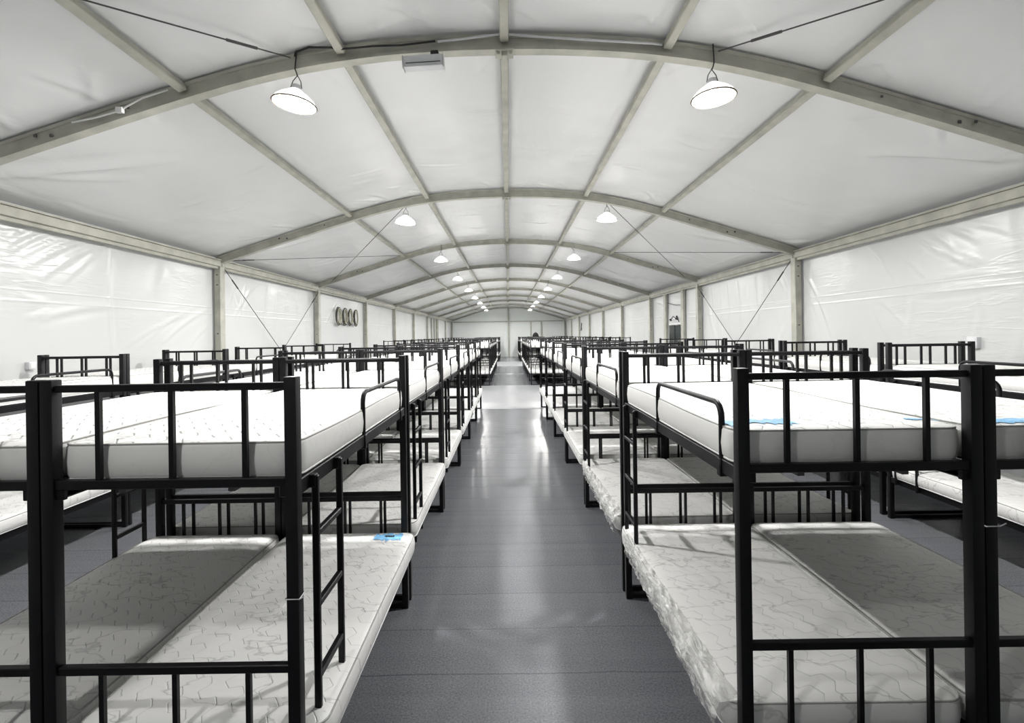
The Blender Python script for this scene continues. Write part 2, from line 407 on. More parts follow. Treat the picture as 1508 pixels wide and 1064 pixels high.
RIGHT_CREASES = [(7.43, 3.23, 6.84, 2.55), (6.78, 2.97, 6.39, 2.63), (6.85, 3.22, 6.67, 3.04), (6.62, 3.24, 6.15, 2.87), (6.45, 3.27, 5.97, 2.91), (6.2, 3.26, 5.66, 2.96), (5.96, 3.24, 5.21, 2.94), (6.35, 3.04, 5.79, 2.68), (6.11, 2.85, 5.67, 2.69), (6.01, 2.9, 5.59, 2.71), (6.74, 2.53, 5.16, 2.56), (6.58, 2.39, 5.16, 2.43), (6.21, 2.39, 5.67, 2.41), (9.08, 2.94, 8.52, 1.84), (8.97, 2.98, 8.25, 1.86), (7.38, 2.35, 7.06, 1.87), (7.24, 2.44, 6.64, 1.94), (10.0, 3.17, 9.53, 2.5), (10.4, 3.15, 10.02, 2.5), (9.8, 3.17, 9.48, 2.6), (10.02, 2.51, 9.49, 2.51), (10.83, 3.21, 10.64, 1.89), (11.2, 3.17, 11.05, 1.89), (11.64, 3.19, 11.44, 1.89), (12.18, 3.2, 12.08, 1.89), (12.65, 3.2, 12.54, 1.89), (13.16, 3.22, 13.04, 1.97), (10.54, 3.24, 10.35, 2.24), (18.11, 3.1, 17.09, 2.87), (17.72, 2.59, 17.34, 2.46)]
def side_wall(sgn, mat, name, label):
    import numpy as np
    rr = random.Random(11 if sgn < 0 else 12)
    yd = np.arange(-0.4, 18.4, 0.03)
    Y = np.concatenate((np.arange(YFRONT, -0.4, 0.15), yd, np.arange(18.4, YEND + 0.1, 0.12), [YEND + 0.1]))
    Z = np.linspace(0, 3.5, 104)
    H = np.zeros((len(Y), len(Z)))
    YY, ZZ = np.meshgrid(Y, Z, indexing='ij')
    H += 0.03 * np.sin(PI * (((YY - YFRONT) / D) % 1)) * np.sin(PI * ZZ / 3.5)
    cr = []
    for q in (LEFT_CREASES if sgn < 0 else RIGHT_CREASES):
        ln = math.hypot(q[2] - q[0], q[3] - q[1])
        sg = rr.uniform(0.016, 0.03) if ln < 2.5 else 0.014
        cr.append((*q, sg, sg * rr.uniform(0.28, 0.5) * (1 if ln < 2.5 else 0.35)))
    for k in range(150):          # faint folds elsewhere
        y = rr.uniform(YFRONT, YEND); z = rr.uniform(0.4, 3.0); ang = rr.choice((1, -1)) * rr.uniform(0.7, 1.5); ln = rr.uniform(0.4, 1.6)
        sg = rr.uniform(0.03, 0.08); cr.append((y, z, y + ln * math.cos(ang), z + ln * math.sin(ang), sg, sg * rr.uniform(0.05, 0.16)))
    add_creases(H, Y, Z, cr)
    V = np.stack((sgn * (HX + 0.165 - H), YY, ZZ), -1).reshape(-1, 3)
    tag(obj(name, grid_mesh(name, V, len(Y), len(Z), mat)), label, 'wall', kind='structure')
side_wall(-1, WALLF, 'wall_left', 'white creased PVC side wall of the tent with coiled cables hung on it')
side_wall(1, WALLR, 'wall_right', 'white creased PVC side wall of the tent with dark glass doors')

def end_wall(y, name, label):
    bm = bmesh.new(); top = []; bot = []
    for x in xs:
        top.append(bm.verts.new((x, y, sprof(x) + 0.16))); bot.append(bm.verts.new((x, y, 0)))
    for k in range(NX): bm.faces.new((bot[k], bot[k + 1], top[k + 1], top[k]))
    tag(obj(name, fin(name, bm, ENDF)), label, 'wall', kind='structure')
end_wall(YEND + 0.1, 'wall_back', 'pale grey far end wall of the tent with crossing posts')
end_wall(YFRONT - 0.1, 'wall_front', 'white end wall of the tent behind the camera')

# frame
def arch_mesh():
    bm = bmesh.new()
    n = 60; W = 0.10; H = 0.135
    prev = None; px = [-5.29 + 10.58 * i / n for i in range(n + 1)]
    rings = []
    for x in px:
        z = sprof(x)
        dz = (sprof(x + 0.02) - sprof(x - 0.02)) / 0.04
        nx, nz_ = -dz / math.hypot(1, dz), 1 / math.hypot(1, dz)
        pts = []
        for (yy, hh) in ((-W / 2, 0), (-W / 2 + 0.012, -0.0), (W / 2 - 0.012, 0), (W / 2, 0), (W / 2, 0.03), (W / 2 - 0.012, 0.034), (W / 2 - 0.012, H - 0.03), (W / 2, H - 0.026), (W / 2, H), (-W / 2, H), (-W / 2, H - 0.026), (-W / 2 + 0.012, H - 0.03), (-W / 2 + 0.012, 0.034), (-W / 2, 0.03)):
            pts.append(bm.verts.new((x + nx * hh, yy, z + nz_ * hh)))
        rings.append(pts)
    m = len(rings[0])
    for A, B in zip(rings, rings[1:]):
        for k in range(m): bm.faces.new((A[k], A[(k + 1) % m], B[(k + 1) % m], B[k]))
    bm.faces.new(rings[0]); bm.faces.new(rings[-1][::-1])
    return fin('roof_arch_beam', bm, ALU, True)
AM = arch_mesh()
G_ARCH = 'arched roof beams of the tent'
bm = bmesh.new()
for sx in (-1, 1):
    for s in (-0.07, 0.07):
        box(bm, (sx * 4.05 + s, -0.052, sprof(4.05) + 0.07), (0.028, 0.014, 0.028), 0.005)
    box(bm, (sx * 3.3, -0.052, sprof(3.3) + 0.07), (0.022, 0.012, 0.022), 0.004)
BOLTS = fin('bolt_heads', bm, STEELROD)
bm = bmesh.new()
box(bm, (0, -0.01, 4.485), (0.16, 0.15, 0.02), 0.004); box(bm, (0, -0.02, 4.46), (0.05, 0.08, 0.05), 0.006)
for s in (-1, 1): box(bm, (s * 0.055, -0.05, 4.465), (0.03, 0.03, 0.03), 0.008)
RIDGEP = fin('ridge_bracket', bm, ALU)
for i in range(-1, 11):
    if i < 0: lab = 'beige aluminium arched roof beam at the end wall behind the camera'
    elif i == 0: lab = 'beige aluminium arched roof beam above the camera, before the first pair of lamps'
    else: lab = f'beige aluminium arched roof beam, {ords[i-1]} from the camera' + (' carrying the grey box' if i == 1 else '')
    if i == 10: lab = 'beige aluminium arched roof beam at the far end wall'
    a = obj('roof_arch_beam', AM, None, (0, AY(i), 0)); tag(a, lab, 'beam', G_ARCH, 'structure')
    obj('bolt_head', BOLTS, a); obj('ridge_bracket', RIDGEP, a)
def span(i):
    return 'above the camera' if i < 1 else f'between {ords[i-1]} and {ords[i]} arches'
PN = {0.0: ('at the ridge', .08), 1.42: ('inner, right of the ridge', .07), -1.42: ('inner, left of the ridge', .07), 2.8: ('outer, right of the ridge', .07), -2.8: ('outer, left of the ridge', .07)}
def purlin_mesh(w, name):
    bm = bmesh.new(); box(bm, (0, D / 2, 0), (w, D - 0.105, 0.07), 0.008)
    return fin(name, bm, ALU, True)
PM = purlin_mesh(0.078, 'roof_purlin')
for x, (d, w) in PN.items():
    for i in range(-1, 10):
        th = math.atan2(sprof(x + .05) - sprof(x - .05), .1)
        o = obj('roof_purlin', PM, None, (x - math.sin(th) * .09, AY(i), sprof(x) + 0.09 * math.cos(th))); o.rotation_euler = (0, -th, 0)
        tag(o, f'beige roof purlin {d}, ' + ('behind the camera' if i < 0 else span(i)), 'beam', 'roof purlins', 'structure')
bm = bmesh.new(); box(bm, (0, D / 2, 0), (0.11, D - 0.02, 0.11), 0.008); box(bm, (0, D / 2, -0.075), (0.05, D - 0.02, 0.05), 0.004); box(bm, (0, D / 2, 0.065), (0.14, D - 0.02, 0.02))
EM = fin('eave_beam', bm, ALU, True)
bm = bmesh.new(); box(bm, (0, 0, 1.66), (0.12, 0.15, 3.32), 0.012)
box(bm, (0, 0, 0.01), (0.2, 0.24, 0.02), 0.004)
CM = fin('side_column', bm, ALU, True)
bm = bmesh.new()
for z in (3.16, 2.98, 2.1): box(bm, (0, -0.075, z), (0.03, 0.012, 0.02), 0.004)
CB = fin('column_bolt', bm, STEELROD)
for s, nm in ((-1, 'left'), (1, 'right')):
    for i in range(-1, 10):
        o = obj('eave_beam', EM, None, (s * (HX + 0.07), AY(i), 3.365)); o.rotation_euler = (0, 0, 0)
        tag(o, f'beige eave beam along the {nm} wall, ' + ('behind the camera' if i < 0 else span(i)), 'beam', 'eave beams', 'structure')
    for i in range(-1, 11):
        o = obj('side_column', CM, None, (s * (HX + 0.07), AY(i), 0))
        tag(o, f'beige aluminium column of the {nm} wall under ' + ('the arch behind the camera' if i < 0 else 'the arch above the camera' if i == 0 else f'the {ords[i-1]} arch'), 'column', 'side columns', 'structure')
        obj('column_bolt', CB, o)
# end wall frame
def post(name, a, b, w, h, label, cat='column', up=(0, 1, 0)):
    bm = bmesh.new(); boxd(bm, a, b, w, h, up)
    return tag(obj(name, fin(name, bm, ALU)), label, cat, kind='structure')
post('end_wall_post', (0.02, YEND + 0.02, 0), (0.02, YEND + 0.02, 4.52), .14, .08, 'grey centre post of the far end wall')
post('end_wall_post', (2.08, YEND + 0.02, 0), (2.08, YEND + 0.02, 3.22), .12, .08, 'grey end wall post on the near side of the black bag')
post('end_wall_post', (3.06, YEND + 0.02, 0), (3.06, YEND + 0.02, 3.22), .14, .08, 'grey end wall post on the far side of the black bag')
post('end_wall_beam', (-5.1, YEND - 0.01, 3.27), (5.1, YEND - 0.01, 3.27), .1, .08, 'grey cross beam of the far end wall', 'beam', (0, 0, 1))
# side wall door frames in the cross aisles
def wall_post(name, x, y, w, label):
    bm = bmesh.new(); box(bm, (x, y, 1.64), (0.08, w, 3.28), 0.008)
    return tag(obj(name, fin(name, bm, ALU, True)), label, 'column', kind='structure')
wall_post('door_post', HX + 0.09, 15.13, 0.22, 'beige post on the near side of the dark glass doors')
wall_post('door_post', HX + 0.09, 16.80, 0.22, 'beige post on the far side of the dark glass doors')
wall_post('door_post', -HX - 0.09, 34.5, 0.2, 'grey doorway post in the left wall, nearest of three')
wall_post('door_post', -HX - 0.09, 35.8, 0.3, 'grey doorway post in the left wall, middle of three')
wall_post('door_post', -HX - 0.09, 37.0, 0.2, 'grey doorway post in the left wall, farthest of three')
# dark glazed double door
door = obj('door_1', None, None, (HX + 0.13, 15.85, 0)); tag(door, 'white framed double door with dark glass in the right tent wall', 'door', kind='structure')
bm = bmesh.new()
for y in (-0.62, 0.62): box(bm, (0, y, 1.13), (0.03, 0.05, 2.26))
box(bm, (0, 0, 2.27), (0.04, 1.3, 0.04)); box(bm, (0, 0, 1.13), (0.03, 0.09, 2.24))
obj('door_frame', fin('door_frame', bm, WHITEP), door)
for s in (-1, 1):
    bm = bmesh.new(); box(bm, (-0.03, s * 0.325, 1.12), (0.04, 0.53, 2.22), 0.005)
    p = obj('door_leaf', fin('door_leaf', bm, GLASSD, True), door)
    bm = bmesh.new(); tube(bm, [(-0.065, s * 0.12, 0.95), (-0.065, s * 0.12, 1.25)], 0.012); obj('handle', fin('handle', bm, STEELROD, True), p)
# tangle of cable over the door
bm = bmesh.new(); r2 = random.Random(5)
pts = []
for k in range(46):
    t = k / 45
    pts.append((0 + r2.uniform(-.02, .02), 0.38 - 0.95 * t + 0.12 * math.sin(9 * t), 2.37 + 0.10 * math.sin(PI * t) + 0.05 * math.sin(23 * t)))
tube(bm, pts, 0.014, 6)
o = obj('door_cable', fin('door_cable', bm, RUBBER, True), None, (HX + 0.05, 15.85, 0)); tag(o, 'black cable tangle lying on top of the dark glass door frame', 'cable')
bm = bmesh.new(); tube(bm, [(HX + 0.1, 15.25, 2.84), (HX + 0.09, 15.8, 2.86), (HX + 0.1, 16.65, 2.98)], 0.01, 6)
tag(obj('tent_cord', fin('tent_cord', bm, RUBBER, True)), 'thin dark cord strung across the sheet above the glass doors', 'cord')

# bracing rods
def rod(a, b, r, label, name='bracing_rod', mat=STEELROD):
    bm = bmesh.new(); tube(bm, [a, b], r, 6)
    o = obj(name, fin(name, bm, mat, True)); tag(o, label, 'rod', 'steel bracing rods')
    A, B = Vector(a), Vector(b); d = (B - A).normalized()
    bm = bmesh.new(); tube(bm, [A + d * 0.30, A + d * 0.55], r * 2.0, 6); obj('turnbuckle', fin('turnbuckle', bm, mat, True), o)
    return o
for s, nm in ((-1, 'left'), (1, 'right')):
    y2, y3 = AY(2) + 0.06, AY(3) - 0.06
    rod((s * 5.12, y2, 3.43), (s * 2.86, y3, 4.22), 0.006, f'steel rod under the {nm} roof slope, rising from second arch eave to third arch')
    rod((s * 4.85, y3, 3.50), (s * 1.88, y2, 4.36), 0.006, f'steel rod under the {nm} roof slope, rising from third arch eave to second arch')
    rod((s * 5.19, y2 + .02, 3.28), (s * 5.19, y3, 0.12), 0.007, f'steel rod on the {nm} wall, falling from the second arch column')
    rod((s * 5.19, y3, 3.24), (s * 5.19, y2 + .02, 0.12), 0.007, f'steel rod on the {nm} wall, falling from the third arch column')
    rod((s * 1.87, AY(1) - 0.06, 4.445), (s * 5.12, AY(0) + 0.06, 3.43), 0.006, f'steel rod over the camera under the {nm} roof slope, meeting the first arch')

# ------------------------------------------------------------------ lamps
def lamp_proto():
    root = empty('hanging_lamp', (0, 0, 0), '', 'lamp', 'bell lamps hanging under the roof arches')
    bm = bmesh.new()
    outer = [(0.035, 0.0), (0.055, -0.012), (0.085, -0.035), (0.13, -0.065), (0.168, -0.100), (0.182, -0.128), (0.187, -0.134), (0.183, -0.138), (0.176, -0.130), (0.160, -0.100), (0.12, -0.068), (0.07, -0.036), (0.035, -0.02)]
    lathe(bm, outer, 36)
    sh = obj('shade', fin('shade', bm, SHADE, True), root, (0, 0, -0.16))
    bm = bmesh.new(); tube(bm, [(0.186 * math.cos(2 * PI * k / 36), 0.186 * math.sin(2 * PI * k / 36), -0.136) for k in range(36)], 0.0075, 6, True)
    obj('rim', fin('rim', bm, simple('brown rim', (0.10, 0.07, 0.045), 0.5, 0.3, 0.1, 20), True), root, (0, 0, -0.16))
    bm = bmesh.new(); rg = lathe(bm, [(0.105, -0.112), (0.08, -0.126), (0.05, -0.131), (0.012, -0.133)], 28)
    bm.faces.new(rg[-1]); 
    obj('diffuser', fin('diffuser', bm, LED, 'all'), root, (0, 0, -0.16))
    bm = bmesh.new(); rg = lathe(bm, [(0.012, 0.035), (0.036, 0.03), (0.04, 0.0), (0.036, -0.02)], 20); bm.faces.new(rg[0][::-1])
    obj('housing', fin('housing', bm, GREYBOX, True), root, (0, 0, -0.155))
    bm = bmesh.new()
    lp = [(-0.05, 0, -0.15), (-0.035, 0, -0.09), (-0.008, 0, -0.05), (0, 0, -0.035), (0.008, 0, -0.05), (0.035, 0, -0.09), (0.05, 0, -0.15)]
    tube(bm, lp, 0.004, 6)
    obj('hook', fin('hook', bm, STEELROD, True), root)
    bm = bmesh.new(); tube(bm, [(0, 0, -0.045), (0.003, -0.03, -0.03), (0.0, -0.06, -0.012), (0.0, -0.066, 0.04), (0.0, -0.066, 0.15)], 0.006, 8)
    obj('cord', fin('cord', bm, RUBBER, True), root)
    return root
lp = lamp_proto(); first = True
for i in list(range(1, 10)) + [0]:
    for s, nm in ((-1, 'left'), (1, 'right')):
        if i == 0 and s > 0: continue
        lab = f'lit white bell lamp hanging from {ords[i-1]} roof arch, {nm} of the ridge' if i else 'added dim fill lamp above the camera, out of view, brightening the mattress ends'
        loc = (s * 1.83, AY(i), sprof(1.83) + 0.005)
        if first: lp.location = loc; lp['label'] = lab; first = False; L = lp
        else: L = dup(lp, loc, 0, lab, lp['group'])
        if i == 0:  # unseen lamp, added to brighten the mattress ends facing the camera
            for ch in L.children:
                if ch.name.startswith('diffuser'):
                    ch.data = ch.data.copy(); ch.data.materials[0] = LEDFILL
        L.rotation_euler = (random.uniform(-.03, .03), (0.12 if s < 0 else -0.05) if i == 1 else random.uniform(-.06, .06), random.uniform(0, 6.2) if i > 1 else 0)

# cables along first arch
def arch_pt(x, dy, dz): return (x, AY(1) + dy, sprof(x) + dz)
bm = bmesh.new()
tube(bm, [arch_pt(-1.83, -0.066, 0.10), arch_pt(-1.82, -0.07, 0.135), arch_pt(-1.7, -0.075, 0.15), arch_pt(-1.5, -0.1, 0.10), arch_pt(-1.4, -0.12, 0.06), arch_pt(-1.15, -0.09, 0.07), arch_pt(-0.9, -0.08, 0.06), arch_pt(-0.68, -0.07, 0.075), arch_pt(-0.60, -0.07, 0.08)], 0.009, 8)
tag(obj('power_cable', fin('power_cable', bm, RUBBER, True)), 'black power cable running along the first arch from lamp to grey box', 'cable')
bm = bmesh.new(); tube(bm, [arch_pt(-0.58, -0.07, 0.075), arch_pt(-0.35, -0.075, 0.085), arch_pt(-0.05, -0.06, 0.125), arch_pt(0.0, -0.055, 0.128), arch_pt(0.25, -0.07, 0.10), arch_pt(0.7, -0.075, 0.075), arch_pt(1.3, -0.07, 0.085), arch_pt(1.38, -0.06, 0.09)], 0.010, 8)
tag(obj('power_cable', fin('power_cable', bm, GREYBOX, True)), 'light grey conduit running along the first arch over the ridge', 'cable')
# grey box
gb = empty('driver_box', (-0.70, AY(1) - 0.10, 4.36), 'light grey ribbed box fixed under the first roof arch', 'box'); gb.rotation_euler = (0, -0.05, 0)
bm = bmesh.new(); box(bm, (0, 0, 0), (0.34, 0.09, 0.10), 0.012, 2)
obj('housing', fin('housing', bm, GREYBOX, True), gb)
bm = bmesh.new(); box(bm, (0.0, -0.047, -0.018), (0.30, 0.004, 0.006)); obj('groove', fin('groove', bm, STEELROD), gb)
for s in (-1, 1):
    bm = bmesh.new(); box(bm, (s * 0.175, 0, -0.005), (0.008, 0.1, 0.115), 0.003); obj('end_plate', fin('end_plate', bm, WHITEP), gb)
bm = bmesh.new(); box(bm, (0.10, 0.0, 0.072), (0.07, 0.045, 0.05), 0.008); obj('plug', fin('plug', bm, RUBBER, True), gb)
# white sensor on arch
sb = empty('cable_clip', (-3.36, AY(1) - 0.07, sprof(3.36) + 0.06), 'small white junction clip on the first arch, left slope', 'clip')
bm = bmesh.new(); box(bm, (0, 0, 0), (0.06, 0.04, 0.05), 0.008, 2); obj('body', fin('body', bm, WHITEP, True), sb)
bm = bmesh.new(); tube(bm, [(0.02, 0, 0.01), (0.2, -0.005, 0.10), (0.42, 0, 0.17)], 0.007, 6); tube(bm, [(-0.02, 0, -0.01), (-0.2, -0.003, -0.06), (-0.42, 0.0, -0.10)], 0.007, 6); obj('lead', fin('lead', bm, WHITEP, True), sb)
# wall boxes
for s, y, z, sz, lab in ((-1, 5.56, 1.735, 0.085, 'small grey socket box on the left wall above the wall-side bunks'), (1, 5.72, 1.83, 0.13, 'small white socket box on the right wall behind a wall-side bunk')):
    w = empty('socket_box', (s * (HX + 0.125), y, z), lab, 'socket')
    bm = bmesh.new(); box(bm, (0, 0, 0), (0.06, sz, sz), 0.008, 2); obj('body', fin('body', bm, GREYBOX, True), w)
    bm = bmesh.new(); box(bm, (-s * 0.032, 0, 0), (0.006, sz * 0.7, sz * 0.7), 0.002); obj('cover', fin('cover', bm, WHITEP), w)
# coiled cables on left wall
for k, (y, dk) in enumerate(((15.45, 0), (16.05, 1), (16.6, 1), (17.2, 0))):
    w = ['nearest', 'second', 'third', 'farthest'][k]
    rt = empty('hanging_coil', (-HX - 0.05, y, 2.66), f'beige coiled cable hung on the left tent wall, {w} of four', 'cable coil', 'coiled cables on the left wall')
    for nm, ml, r0 in (('coil', ROPE, 0.0), ('dark_strand', DKROPE, 0.03)):
        bm = bmesh.new(); pts = []
        turns = 3
        for q in range(turns * 20 + 1):
            a = 2 * PI * q / 20; t = q / 20
            rr = 0.20 + r0 + 0.025 * math.sin(1.7 * a)
            pts.append((0.0 + 0.02 * math.sin(0.7 * a + k), (rr * 0.95) * math.cos(a) + 0.02 * t, (rr * 1.12) * math.sin(a)))
        tube(bm, pts, 0.017 if nm == 'coil' else 0.013, 6)
        obj(nm, fin(nm, bm, ml, True), rt)
# little dark tag hanging on far right wall
bm = bmesh.new(); tube(bm, [(0, 0, 0.28), (0, -.1, 0.2), (0, .1, 0.02), (0, -.02, -0.15), (0, 0.2, -0.25), (0, 0.1, -0.02)], 0.03, 6)
o = obj('hanging_rope', fin('hanging_rope', bm, STEELROD, True), None, (HX + 0.06, 36.0, 2.5)); tag(o, 'small dark loop of cord hanging on the right wall far down the hall', 'cord')

# ------------------------------------------------------------------ bunk bed
BW, BL, PH, PS = 0.92, 1.93, 1.855, 0.045
px, py = BW / 2 - PS / 2, BL / 2 - PS / 2
def end_parts(y):
    """meshes of one end of the frame"""
    out = []
    bm = bmesh.new()
    w = 2 * px - PS
    box(bm, (0, y, 1.822), (w, 0.025, 0.026), 0.003)
    box(bm, (0, y, 1.475), (w, 0.03, 0.034), 0.003)
    for x in (-0.265, 0, 0.265): box(bm, (x, y, 1.65), (0.018, 0.016, 0.33))
    for s in (-1, 1): box(bm, (s * (w / 2 - 0.012), y, 1.445), (0.03, 0.02, 0.05), 0.003)
    out.append(('upper_headboard', fin('upper_headboard', bm, BLACK)))
    bm = bmesh.new()
    box(bm, (0, y, 0.803), (w, 0.028, 0.03), 0.003)
    box(bm, (0, y, 0.43), (w, 0.03, 0.034), 0.003)
    for x in (-0.265, 0, 0.265): box(bm, (x, y, 0.615), (0.018, 0.016, 0.36))
    out.append(('lower_headboard', fin('lower_headboard', bm, BLACK)))
    bm = bmesh.new(); box(bm, (0, y, 0.018), (w, 0.03, 0.03), 0.003)
    out.append(('foot_bar', fin('foot_bar', bm, BLACK)))
    return out
def bed_parts():
    P = []
    for sx in (-1, 1):
        for sy in (-1, 1):
            bm = bmesh.new(); box(bm, (sx * px, sy * py, PH / 2), (PS, PS, PH), 0.005, 2)
            P.append(('post', fin('post', bm, BLACK, True), None))
    for sy in (-1, 1):
        for n, me in end_parts(sy * py): P.append((n, me, None))
    for sx in (-1, 1):
        for z, n in ((1.447, 'upper_side_rail'), (0.415, 'lower_side_rail')):
            bm = bmesh.new()
            box(bm, (sx * (px + 0.004), 0, z), (0.026, 2 * py - PS, 0.058), 0.003)
            box(bm, (sx * (px - 0.022), 0, z - 0.022), (0.03, 2 * py - PS, 0.005))
            P.append((n, fin(n, bm, BLACK), None))
    for z, n in ((1.468, 'upper_bed_base'), (0.436, 'lower_bed_base')):
        bm = bmesh.new()
        for k in range(9):
            box(bm, (0, -0.84 + 0.21 * k, z), (2 * px - 0.03, 0.13, 0.012))
        for x in (-0.2, 0.2): box(bm, (x, 0, z - 0.02), (0.025, 2 * py - PS, 0.025))
        P.append((n, fin(n, bm, SLAT), None))
    # ladder on +x side near -y end
    bm = bmesh.new(); xl = px + 0.034; y0, y1 = -BL / 2 + 0.14, -BL / 2 + 0.41
    for y in (y0, y1):
        box(bm, (xl, y, 0.925), (0.026, 0.022, 1.08), 0.004)
        box(bm, (xl - 0.01, y, 1.445), (0.03, 0.035, 0.05), 0.003)
        box(bm, (xl - 0.01, y, 0.415), (0.03, 0.035, 0.05), 0.003)
    rungs = []
    for z in (0.69, 0.965, 1.24):
        b2 = bmesh.new(); box(b2, (xl, (y0 + y1) / 2, z), (0.024, y1 - y0 - 0.02, 0.024), 0.003); rungs.append(('rung', fin('rung', b2, BLACK)))
    P.append(('ladder', fin('ladder', bm, BLACK), rungs))
    # guard loop on +x side toward +y end
    bm = bmesh.new(); g0, g1, zt, rr = -BL / 2 + 0.87, -BL / 2 + 1.75, 1.70, 0.06
    xg = px + 0.008
    pts = [(xg, g0, 1.43), (xg, g0, zt - rr)]
    for k in range(1, 6): a = PI - k * PI / 10; pts.append((xg, g0 + rr + rr * math.cos(a), zt - rr + rr * math.sin(a)))
    for k in range(0, 6): a = PI / 2 - k * PI / 10; pts.append((xg, g1 - rr + rr * math.cos(a), zt - rr + rr * math.sin(a)))
    pts.append((xg, g1, 1.43))
    tube(bm, pts, 0.0125, 10)
    for y in (g0, g1): box(bm, (xg, y, 1.44), (0.034, 0.034, 0.075), 0.004)
    P.append(('guard_rail', fin('guard_rail', bm, BLACK, True), None))
    return P
PARTS = bed_parts()
# one-piece version for the far blocks
bm = bmesh.new()
for n, me, sub in PARTS:
    bm.from_mesh(me)
    for s in (sub or []): bm.from_mesh(s[1])
FARBED = fin('bunk_bed', bm, BLACK)

# ------------------------------------------------------------------ mattresses
def mattress(w, l, h, seed, bulge=0.0):
    rr = random.Random(seed)
    p = [rr.uniform(0, 6.28) for _ in range(6)]
    def outline(ins, rc):
        a, b = w / 2 - ins, l / 2 - ins; rc = max(rc - ins, 0.012); pts = []
        nside, nlong, nc = 8, 18, 5
        for (cx, cy, a0, m, ex, ey) in ((a - rc, b - rc, 0, nside, -1, 0), (-a + rc, b - rc, PI / 2, nlong, 0, -1), (-a + rc, -b + rc, PI, nside, 1, 0), (a - rc, -b + rc, 1.5 * PI, nlong, 0, 1)):
            for k in range(nc + 1):
                t = a0 + PI / 2 * k / nc; pts.append((cx + rc * math.cos(t), cy + rc * math.sin(t)))
            x0, y0 = pts[-1]
            L = (2 * (a - rc)) if ex else (2 * (b - rc))
            for k in range(1, m): pts.append((x0 + ex * L * k / m, y0 + ey * L * k / m))
        return pts
    def nz(x, y): return 0.004 * math.sin(5 * x + p[0]) * math.sin(3.3 * y + p[1]) + 0.003 * math.sin(9 * y + p[2] + 3 * x)
    def topz(x, y, ins): 
        e = min(1, ins / 0.12)
        return h + 0.012 * math.sin(PI / 2 * e) + nz(x, y) * e
    bm = bmesh.new(); rings = []
    layers = [(0.10, 0.004), (0.03, 0.0), (0.008, 0.006), (0.0, 0.02), (-0.004, h * 0.5), (0.0, h - 0.016), (0.006, h - 0.004), (0.014, h)]
    for ins, z in layers:
        rings.append([(x * (1 + bulge * 0), y, z + 0.004 * math.sin(4 * y + p[3]) * (1 if z > 0.01 else 0)) for x, y in outline(ins, 0.075)])
    for ins in (0.03, 0.06, 0.12, 0.2, 0.28, 0.36, 0.43):
        rings.append([(x, y, topz(x, y, ins)) for x, y in outline(ins, 0.075)])
    V = [[bm.verts.new(q) for q in r] for r in rings]
    m = len(V[0])
    for A, B in zip(V, V[1:]):
        for k in range(m): bm.faces.new((A[k], A[(k + 1) % m], B[(k + 1) % m], B[k]))
    bm.faces.new(V[-1]); bm.faces.new(V[0][::-1])
    b1 = bmesh.new(); tube(b1, [(x, y, z) for (x, y, z) in rings[6]], 0.0042, 6, True)
    b2 = bmesh.new(); tube(b2, [(x, y, z) for (x, y, z) in rings[2]], 0.0055, 6, True)
    return bm, b1, b2, topz
MV = []
for k in range(4):
    bm, b1, b2, tz = mattress(0.895, 1.835, 0.136, 20 + k)
    MV.append(('u', fin('mattress', bm, MATU, True), fin('top_piping', b1, PIPE, 'all'), fin('bottom_piping', b2, PIPEW, 'all'), tz))
ML = []
for k in range(4):
    bm, b1, b2, tz = mattress(0.945, 1.835, 0.118, 40 + k)
    ML.append(('l', fin('mattress', bm, MATL, True), fin('top_piping', b1, PIPE, 'all'), fin('bottom_piping', b2, PIPEW, 'all'), tz))

# ------------------------------------------------------------------ rows of beds
# row: key, centre x, side the ladder faces, starts of each block
ROWS = [
    ('L1', -1.225, +1, (1.80, 20.0, 38.0), "row lining the aisle's left side", 'row lining the left of the central aisle'),
    ('R1', 1.315, -1, (1.885, 20.0, 38.0), "row lining the aisle's right side", 'row lining the right of the central aisle'),
    ('L2', -2.150, -1, (1.80, 20.0, 38.0), 'second row left of the aisle', 'second row left of the central aisle'),
    ('R2', 2.240, +1, (1.885, 20.0, 38.0), 'second row right of the aisle', 'second row right of the central aisle'),
    ('L3', -4.585, +1, (3.49, 20.2, 38.2), 'row along the left tent wall', 'row along the left tent wall'),
    ('R3', 4.455, -1, (3.41, 20.2, 38.2), 'row along the right tent wall', 'row along the right tent wall'),
]
def blocks(key):
    return (5, 6, 4) if key in ('L3', 'R3') else (6, 6, 4)
bed_proto = None
UPZ, LOZ = 1.477, 0.446
special = {}
